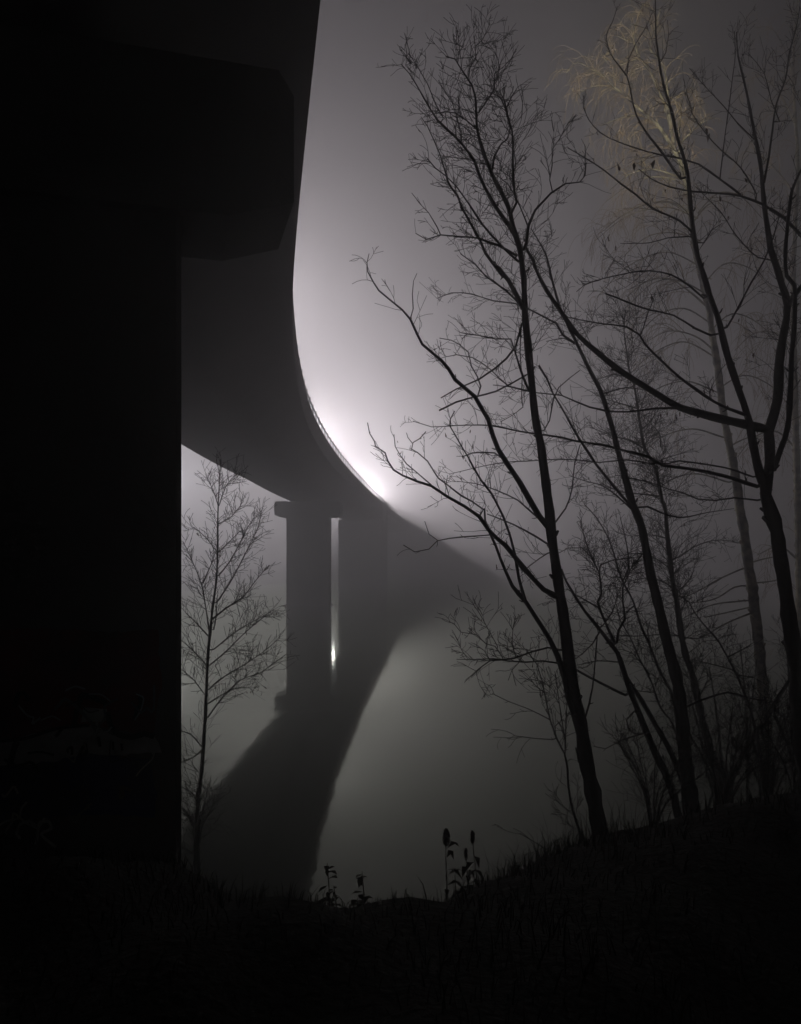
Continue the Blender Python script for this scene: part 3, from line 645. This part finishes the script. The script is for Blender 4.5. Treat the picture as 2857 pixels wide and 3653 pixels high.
for q in ([1290, 480, 1100, 560, 900, 670, 690, 760], [1300, 620, 1200, 630, 1050, 720, 860, 750], [1320, 730, 1050, 760, 900, 820, 820, 860], [1330, 780, 1150, 820, 970, 860], [1345, 820, 1150, 900, 1010, 980, 940, 1020], [1330, 600, 1500, 580, 1560, 560], [1300, 450, 1400, 420, 1500, 400]):
    E.limb(tr('6', q), 6, 3, 1.2, tlen=0.6, lev=0)
for q in ([2480, 700, 2400, 640, 2280, 640, 2160, 720], [2490, 780, 2380, 740, 2240, 770, 2120, 860], [2500, 860, 2400, 830, 2300, 850, 2200, 940], [2510, 960, 2380, 900, 2240, 950, 2130, 1060], [2520, 1050, 2420, 1000, 2330, 1010, 2230, 1100],
          [2530, 1150, 2440, 1100, 2340, 1130, 2250, 1230], [2545, 1270, 2440, 1220, 2330, 1260, 2230, 1350], [2560, 1400, 2450, 1360, 2340, 1390, 2230, 1480], [2580, 1560, 2470, 1530, 2360, 1560, 2270, 1640], [2600, 1720, 2480, 1690, 2380, 1720, 2280, 1800],
          [2520, 1000, 2590, 940, 2680, 960, 2760, 1040], [2535, 1180, 2610, 1120, 2700, 1150, 2790, 1240], [2560, 1390, 2650, 1340, 2740, 1370, 2820, 1450], [2490, 760, 2560, 690, 2640, 700, 2720, 780], [2590, 1600, 2680, 1560, 2760, 1600]):
    E.limb(tr('S', q), 5, 1.8, 8.5, None, 1.15, lev=1)
E.done()

# -- another weeping birch, fainter, behind the forked tree
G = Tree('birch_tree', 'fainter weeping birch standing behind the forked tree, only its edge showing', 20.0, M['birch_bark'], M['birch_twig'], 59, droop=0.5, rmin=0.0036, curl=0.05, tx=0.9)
G.limb(tr('S', [2880, 2860, 2862, 2500, 2850, 2000, 2838, 1500, 2830, 1000, 2845, 600, 2830, 250, 2850, -60]), 30, 5, 5, 0.0, 1.1, part='trunk', lev=1)
for q in ([2840, 700, 2780, 620, 2720, 560, 2660, 540], [2840, 450, 2790, 350, 2730, 280, 2680, 260], [2840, 300, 2800, 180, 2750, 100, 2690, 100], [2832, 950, 2770, 880, 2710, 860, 2640, 900], [2835, 1250, 2770, 1190, 2690, 1190, 2620, 1250], [2840, 1600, 2770, 1540, 2690, 1560, 2630, 1630], [2850, 2000, 2780, 1950, 2700, 1980]):
    G.limb(tr('S', q), 7, 2, 8, None, 1.2, lev=1)
G.done()

# -- leaning double stem with curly crown between alder and slender tree
H = Tree('willow_tree', 'leaning double-stemmed tree with a dense curly crown behind the alder trunk', 9.5, M['bark'], M['twig'], 67, curl=0.3, rmin=0.0026)
H.limb(np.vstack([tr('S', [2425, 2930]), tr('6', [700, 2100, 600, 1900, 500, 1650, 420, 1450, 370, 1300, 310, 1130, 250, 1050, 150, 920, 60, 810, 0, 720]), tr('5', [1000, 580, 965, 490])]), 28, 6, 0, -0.05, part='trunk')
H.limb(tr('6', [820, 2120, 700, 1850, 600, 1680, 500, 1500, 425, 1390, 380, 1310]), 20, 12, 0, free=True, lean=-0.03)
H.limb(tr('6', [290, 1060, 220, 900, 180, 800, 160, 740, 190, 680, 170, 520, 120, 420, 60, 260, 30, 120]), 10, 2.6, 7, 0.2, 0.5)
H.limb(tr('6', [305, 1050, 320, 960, 370, 870, 350, 740, 350, 630, 400, 520, 440, 420]), 8, 2.4, 7, -0.3, 0.5)
H.limb(tr('6', [175, 790, 90, 740, 0, 690, -80, 640]), 6, 2.4, 7, 0.2, 0.5)
H.limb(tr('6', [170, 520, 180, 460, 280, 420, 400, 410, 460, 370]), 5, 2, 7, 0.3, 0.45)
H.limb(tr('6', [190, 930, 270, 820, 310, 700, 350, 600]), 5, 2, 6, -0.3, 0.45)
H.limb(tr('6', [110, 400, 40, 330, -60, 330, -140, 370]), 4, 2, 7, 0.3, 0.4)
H.limb(tr('6', [370, 1450, 130, 1330, 0, 1260, -20, 1250]), 10, 7, 0.4, 0.1, 0.4, lev=1)
H.limb(tr('6', [310, 1200, 170, 1190, 0, 1225]), 5, 2, 3, tlen=0.4, lev=1)
H.limb(tr('6', [180, 960, 120, 1060, 0, 1170, -90, 1200]), 5, 2, 3, tlen=0.4, lev=1)
H.limb(tr('6', [430, 1580, 380, 1640, 390, 1700, 430, 1740, 560, 1740]), 5, 2.5, 2, tlen=0.4, lev=1)
H.limb(tr('6', [520, 1740, 350, 1790, 220, 1860, 130, 1840]), 5, 2, 4, tlen=0.4, lev=1)
H.done()
# -- slim poles among the trees at the right
def slim(label, D, segs, w0, w1, tw, seed, tlen=0.5, **k):
    t = Tree('slim_tree', label, D, M['bark'], M['twig'], seed, rmin=0.0026, **k)
    t.limb(segs[0], w0, w1, tw, 0.05, tlen, part='trunk', lev=2, up=0.1)
    for s in segs[1:]: t.limb(s, w0 * 0.45, 2, tw, None, tlen, lev=1)
    t.done(); return t
slim('thin whip-like tree leaning across the curly crown', 10.0, [np.vstack([tr('S', [2470, 2950]), tr('6', [820, 2100, 740, 1500, 640, 1280, 560, 1080, 480, 900, 430, 740, 340, 560, 290, 400, 240, 250, 150, 100, 60, 0])]),
     tr('6', [440, 770, 400, 800, 330, 880]), tr('6', [350, 580, 400, 470, 380, 300, 330, 100]), tr('6', [560, 1080, 540, 960, 560, 880])], 13, 3, 3.5, 71)
slim('thin sapling with upright side shoots beside the leaning double stem', 10.5, [np.vstack([tr('S', [2440, 2900]), tr('6', [760, 1750, 640, 1550, 560, 1330, 480, 1180, 400, 1000, 330, 880, 300, 760])]),
     tr('6', [600, 1430, 480, 1420, 400, 1390]), tr('6', [560, 1300, 420, 1130, 300, 1100])], 9, 2.5, 4, 73)
slim('bent thin tree arching in front of the pale birch trunk', 11.0, [np.vstack([tr('S', [2745, 2900]), tr('6', [1400, 1900, 1350, 1650, 1290, 1480, 1220, 1300, 1130, 1130, 1080, 1040, 1000, 950, 900, 830, 850, 740, 780, 690])]),
     tr('6', [1200, 1260, 1050, 1220, 880, 1180]), tr('6', [1150, 1160, 1250, 1110, 1350, 1050]), tr('6', [1230, 1300, 1350, 1320, 1450, 1380])], 11, 3, 3.5, 79)
slim('short multi-stemmed sapling at the foot of the alder trunk', 7.6, [np.vstack([tr('S', [2085, 3025]), tr('5', [1035, 2250, 1010, 1980, 990, 1900, 930, 1780, 880, 1640, 850, 1500, 820, 1350, 780, 1220, 700, 1100])]),
     tr('5', [1000, 1870, 970, 1650, 940, 1450, 920, 1300]), tr('5', [995, 1890, 1000, 1700, 1010, 1500, 1010, 1380]), tr('5', [880, 1640, 720, 1560, 560, 1500, 440, 1440]), tr('5', [900, 1790, 740, 1780, 600, 1760])], 9, 2.4, 3.0, 83, 0.45)
slim('thin crossing stem in the dark undergrowth below the birch', 12.0, [tr('6', [1150, 2150, 1300, 1850, 1450, 1620, 1560, 1430, 1650, 1300, 1720, 1180]), tr('6', [1500, 1550, 1600, 1640, 1690, 1750]), tr('6', [1330, 1800, 1200, 1850, 1170, 1680, 1050, 1540])], 22, 8, 2.0, 89)
slim('low slanting dead stem on the bank near the alder foot', 6.6, [tr('S', [2010, 3060, 1950, 3030, 1900, 3000, 1853, 2972])], 5, 2.5, 2.5, 97, 0.25)
for k, (x0, y0, x1, y1, D, wd) in enumerate([(2600, 2880, 2530, 2380, 14, 14), (2690, 2890, 2640, 2300, 15, 12), (2845, 2900, 2800, 2250, 12, 13), (2560, 2880, 2440, 2420, 13, 9), (2650, 2880, 2700, 2350, 14, 9)]):
    slim(['thin upright trunk in the dark right behind the grey slim tree', 'thin upright trunk half hidden left of the pale birch trunk', 'thin dark pole between birch trunk and the forked tree', 'whippy stem beside the straight slender trunk in the dark', 'thin stem leaning towards the pale birch trunk'][k],
         D, [np.array([(x0, y0), (x0 + (x1 - x0) * .35, y0 + (y1 - y0) * .3), (x0 + (x1 - x0) * .6, y0 + (y1 - y0) * .65), (x1, y1)])], wd, 3, 4, 101 + k, 0.6)

# -- bare shrubs in the undergrowth
def shrub(x, y, D, hpx, wpx, n, label, seed):
    t = Tree('bare_shrub', label, D, M['bark'], M['twig'], seed, cat='shrub', rmin=0.0026)
    g = np.random.default_rng(seed + 1)
    for k in range(n):
        a = g.uniform(-1, 1); h = hpx * g.uniform(0.55, 1.0); x1 = x + a * wpx
        t.limb(np.array([(x + a * 14, y), (x + a * wpx * .25, y - h * .4), (x + a * wpx * .6, y - h * .72), (x1 + g.uniform(-20, 20), y - h)]), 6.5, 2, 3.0, None, 0.5, part='stem', lev=1, free=k == 0)
    t.done()
shrub(2330, 2945, 8.6, 330, 190, 9, 'low bare shrub between the alder foot and the leaning double stem', 131)
shrub(2580, 2905, 9.6, 420, 220, 11, 'bare shrub of upright shoots below the slim grey tree', 137)
shrub(2740, 2890, 10.4, 460, 200, 11, 'bare shrub crowding the foot of the pale birch', 139)
shrub(2850, 2900, 8.9, 380, 170, 8, 'bare shrub beside the foot of the forked tree', 149)
shrub(700, 3010, 9.9, 210, 90, 7, 'small bare shrub at the foot of the birch sapling', 151)

# -- sapling by the near pier
Y = Tree('birch_sapling', 'slender young birch at the water edge behind the graffiti-covered pier', 11.0, M['bark'], M['twig'], 113, rmin=0.0026, curl=0.12)
Y.limb(tr('L', [98, 2060, 103, 1990, 100, 1880, 120, 1750, 135, 1550, 145, 1400, 150, 1250, 157, 1100, 170, 950, 185, 800, 205, 650, 213, 500, 213, 300, 220, 150, 230, -20]), 15, 2.4, 3.5, 0.03, 0.5, part='trunk', lev=1)
for q in ([155, 1420, 230, 1320, 340, 1210, 450, 1170, 520, 1120, 590, 1070], [165, 1260, 250, 1190, 370, 1120, 470, 1050, 560, 975], [165, 1130, 250, 1060, 350, 960, 430, 890, 520, 820], [190, 1040, 300, 950, 380, 900, 470, 850],
          [185, 870, 260, 810, 350, 750, 430, 650, 500, 570], [205, 780, 280, 670, 350, 540, 400, 440, 440, 350, 455, 270], [215, 630, 280, 550, 330, 460, 380, 360, 420, 300], [218, 500, 280, 440, 340, 380], [218, 340, 290, 300, 340, 240, 355, 180],
          [220, 240, 260, 130, 320, 60], [190, 930, 205, 840, 210, 740], [140, 1290, 80, 1210, 0, 1140], [150, 1130, 90, 1060, 0, 980], [165, 940, 150, 830, 125, 690, 80, 570, 20, 440], [130, 670, 180, 560, 195, 540],
          [210, 500, 150, 420, 80, 360], [215, 240, 190, 160, 150, 80], [125, 1600, 80, 1640, 0, 1675, -60, 1690], [120, 1580, 60, 1510, 0, 1490, -60, 1500], [100, 1880, 60, 1830, 0, 1800, -60, 1790], [165, 970, 100, 900, 30, 830], [105, 1960, 60, 1990, 0, 2010], [160, 1340, 300, 1260, 440, 1250]):
    w = 5.0 if q[1] > 500 else 3.4
    Y.limb(tr('L', q), w, 1.8, 7.5, None, 0.42, lev=1, up=0.15)
Y.done()

# -- dead leaves still hanging, on twigs of the trees they touch
def leaf_mesh():
    v = []; f = []
    prof = [(0, 0), (-0.010, -0.025), (-0.019, -0.045), (-0.010, -0.08), (0.004, -0.105), (0.012, -0.075), (0.015, -0.05), (0.006, -0.02)]
    for k, (x, z) in enumerate(prof): v.append((x, 0.012 * math.cos(k * 1.9), z))
    v.append((0, 0.016, -0.05))
    for k in range(8): f.append((k, (k + 1) % 8, 8))
    return v, f
LV = None
def leaf(tree, x, y, size, D):
    """a withered leaf hanging from the tree at a photo pixel, at the depth of the limb above it"""
    global LV
    allp = np.vstack(tree.pix); k = np.argmin(np.hypot(allp[:, 0] - x, allp[:, 1] - y)); d = allp[k, 2]
    p = px(x, y, d)
    if LV is None:
        v, f = leaf_mesh(); o = mesh_obj('dead_leaf', v, f, M['dead_leaf'], None); LV = o.data
    else:
        o = bpy.data.objects.new('dead_leaf', LV); C.objects.link(o)
    o.parent = tree.root
    o.location = Vector(p) - tree.root.location
    s = size / FPX * d / 0.105
    o.scale = (s, s, s); o.rotation_euler = (R.uniform(-.3, .3), R.uniform(-.3, .3), R.uniform(-1.2, 1.2))
for (x, y), s in zip(tr("2", [310, 1230, 440, 1230, 590, 1210, 985, 970, 1010, 1010, 240, 1800, 300, 1870, 1160, 1640, 1285, 1350, 1090, 1480, 1260, 1460, 800, 1500]), [36, 38, 44, 30, 36, 22, 20, 18, 26, 26, 20, 22]):
    leaf(B, x, y, s, 8)
for p, s in zip(tr('4', [570, 320, 640, 1225, 690, 1215, 760, 1225, 790, 1210, 1030, 1020, 1350, 760, 820, 1540, 880, 1900, 820, 2060, 1240, 500]), [26, 20, 18, 24, 20, 24, 26, 14, 10, 14, 16]):
    leaf(B, p[0], p[1], s, 8)
for p, s in zip(tr('3', [615, 1370, 925, 1320, 1270, 1320, 1140, 1450, 820, 1465, 735, 1710, 910, 1900, 880, 1910, 945, 1925]), [20, 12, 14, 12, 14, 16, 9, 8, 8]):
    leaf(A, p[0], p[1], s, 7)
leaf(A, 1772, 2012, 20, 7)
lg = np.random.default_rng(61)
for tree, n in ((B, 46), (A, 26), (Y, 30), (Cc, 12)):
    allp = np.vstack(tree.pix[1:])
    for k in lg.integers(0, len(allp), n):
        if allp[k, 0] < 2857: leaf(tree, allp[k, 0] + lg.uniform(-14, 14), allp[k, 1] + lg.uniform(2, 16), lg.uniform(7, 17), 0)

# ------------------------------------------------------------------ weeds and grass on the bank
def on_bank(x, y): return np.array((x, y, bank_z(x, y)))
def find_d(xp, yp):
    """distance at which the view ray through a photo pixel meets the bank"""
    for d in np.arange(2.0, 12, 0.02):
        p = px(xp, yp, d)
        if p[2] <= bank_z(p[0], p[1]): return d
    return None
def spike_plant(xp, ytop, D, head_len, head_w, label, seed):
    g = np.random.default_rng(seed)
    tip = px(xp, ytop, D); base = np.array((tip[0] + g.uniform(-.03, .03), D, bank_z(tip[0], D) - 0.03))
    root = empty('seed_head_plant', base); tag(root, label, 'plant')
    n = 9; P = [base + (tip - base) * t + np.array((0.012 * math.sin(5 * t), 0.01 * math.cos(4 * t), 0)) for t in np.linspace(0, 1, n)]
    mb = MB(); mb.tube(P, np.linspace(0.007, 0.003, n), 6); mb.build('stem', M['weed'], root, True)
    # ragged head: many small husks crowded round the stem
    mb = MB(); mb.tube([np.array(P[-1]) - np.array((0, 0, head_len * .95)), P[-1]], [head_w * .25, head_w * .12], 6)
    for _ in range(220):
        t = g.random(); a = g.random() * 6.28; w = head_w / 2 * (0.35 + 0.65 * math.sin(math.pi * (0.12 + 0.8 * t)) ** 0.8) * g.uniform(0.6, 1.15)
        o = np.array(P[-1]) - np.array((0, 0, head_len * (1 - t))); e = o + np.array((math.cos(a) * w, math.sin(a) * w, 0.016 * g.uniform(-.2, 1.2)))
        mb.tube([o * .6 + e * .4, e], [0.007, 0.003], 4)
    mb.build('seed_head', M['weed'], root)
    for k in range(9):
        z = g.uniform(0.15, 0.85); o = base + (tip - base) * z; a = g.random() * 6.28
        v = [o, o + np.array((math.cos(a) * .08 - .02, math.sin(a) * .08, .03)), o + np.array((math.cos(a) * .15, math.sin(a) * .15, -.02 - .05 * g.random())), o + np.array((math.cos(a) * .08 + .02, math.sin(a) * .08, .02))]
        mesh_obj('leaf', v, [(0, 1, 2, 3)], M['weed'], root)
k8 = lambda x, y: (1050 + x * K, 2850 + y * K)
spike_plant(*k8(1168, 238), 5.6, 0.11, 0.056, 'dark withered seed head, thick and rounded, standing above the bank grass', 3)
spike_plant(*k8(1368, 255), 5.7, 0.08, 0.036, 'dark withered seed head, thin and hooked, standing above the bank grass', 4)
spike_plant(*k8(1318, 385), 5.7, 0.07, 0.026, 'short withered spike low in the grass between the two taller seed heads', 5)
def leafy_weed(xp, ytop, D, leaves, label, seed):
    g = np.random.default_rng(seed)
    tip = px(xp, ytop, D); base = np.array((tip[0], D, bank_z(tip[0], D) - 0.03)); H0 = tip[2] - base[2]
    root = empty('leafy_weed', base); tag(root, label, 'plant')
    mb = MB(); mb.tube([base, base + (tip - base) * .5 + np.array((.015, 0, 0)), tip], [0.006, 0.005, 0.002], 6); mb.build('stem', M['weed'], root, True)
    for k in range(leaves):
        t = g.uniform(0.25, 0.97); o = base + (tip - base) * t; a = g.uniform(0, 6.28); l = H0 * g.uniform(0.14, 0.30) * (1.15 - 0.5 * t)
        d = np.array((math.cos(a), math.sin(a), g.uniform(-0.4, 0.7))); d = unit(d); sd = unit(np.cross(d, (0, 0, 1))) * l * 0.22
        v = [o, o + d * l * .3 + sd * .8, o + d * l * .65 + sd, o + d * l + np.array((0, 0, -.25 * l)), o + d * l * .65 - sd, o + d * l * .3 - sd * .8, o + d * l * .5 + np.array((0, 0, .06 * l))]
        mesh_obj('leaf', v, [(0, 1, 6), (1, 2, 6), (2, 3, 6), (3, 4, 6), (4, 5, 6), (5, 0, 6)], M['weed'], root)
leafy_weed(*k8(515, 550), 4.6, 24, 'bushy dark weed with drooping leaves at the edge of the bank', 8)
leafy_weed(*k8(250, 490), 4.7, 13, 'spindly weed with one leaf sticking out sideways, below the bridge reflection', 9)
leafy_weed(*k8(300, 660), 4.5, 20, 'low round weed tuft beside the spindly weed', 10)
leafy_weed(*k8(850, 690), 4.7, 8, 'small single-stemmed weed on the lowest part of the bank', 12)

g = np.random.default_rng(5)
v = []; f = []
def blade(x, y, h, w):
    z = bank_z(x, y) - 0.01; a = g.random() * 6.28; bx, by = math.cos(a), math.sin(a); l = g.uniform(0.1, 0.75) * h
    la = g.random() * 6.28; lx, ly = math.cos(la) * l, math.sin(la) * l; n = len(v)
    v.extend([(x - bx * w, y - by * w, z), (x + bx * w, y + by * w, z), (x + lx * .35 + bx * w * .7, y + ly * .35 + by * w * .7, z + h * .6), (x + lx * .35 - bx * w * .7, y + ly * .35 - by * w * .7, z + h * .6), (x + lx, y + ly, z + h * g.uniform(.8, 1.05))])
    f.extend([(n, n + 1, n + 2, n + 3), (n + 3, n + 2, n + 4)])
for _ in range(42000):
    x = g.uniform(-5, 9); y = g.uniform(2.2, 11)
    d = float(np.interp(x, SHX, SHY)) - y
    if d < 0.1 or abs(x) > y * 0.62 + 0.6: continue
    cl = 0.5 + 0.5 * math.sin(2.3 * x + 1.1 * y) * math.sin(1.7 * y - 0.9 * x)
    if g.random() > 0.35 + 0.65 * cl: continue
    tall = 0.62 if x > 0.05 else 0.5
    blade(x, y, g.uniform(0.06, 0.22) * (0.5 + cl) * tall, g.uniform(0.0022, 0.0045))
for _ in range(240):                                   # a few tall wisps
    x = g.uniform(0.2, 1.6); y = g.uniform(4.8, 6.2); blade(x, y, g.uniform(0.12, 0.34), 0.0022)
for cx, cy, n, hh in ((0.34, 5.55, 420, 0.26), (0.62, 5.65, 420, 0.24), (0.48, 5.5, 300, 0.2), (-0.42, 4.6, 200, 0.13), (-0.62, 4.65, 220, 0.14), (0.05, 5.0, 160, 0.12)):
    for _ in range(n):                                 # matted tufts round the weeds
        blade(cx + g.normal(0, 0.13), cy + g.normal(0, 0.2), hh * g.uniform(0.3, 1.1), g.uniform(0.002, 0.005))
tag(mesh_obj('bank_grass', v, f, M['grass']), 'dry rough grass covering the dark river bank', 'grass', kind='stuff')
# ------------------------------------------------------------------ fog
hz = bpy.data.materials.new('fog'); hz.use_nodes = True
nt = hz.node_tree
for n in list(nt.nodes):
    if n.type != 'OUTPUT_MATERIAL': nt.nodes.remove(n)
pv = nt.nodes.new('ShaderNodeVolumePrincipled')
pv.inputs['Color'].default_value = (0.97, 0.96, 0.97, 1)
pv.inputs['Density'].default_value = FOG_DENSITY
pv.inputs['Anisotropy'].default_value = FOG_ANISO
nt.links.new(pv.outputs['Volume'], nt.nodes['Material Output'].inputs['Volume'])
hz.volume_intersection_method = 'FAST' if hasattr(hz, 'volume_intersection_method') else 0
mb = MB(); mb.box((0, 275, 10.5), (810, 660, 29.0))
tag(mb.build('haze', hz), 'grey night fog filling the air over the water', 'fog', kind='stuff')
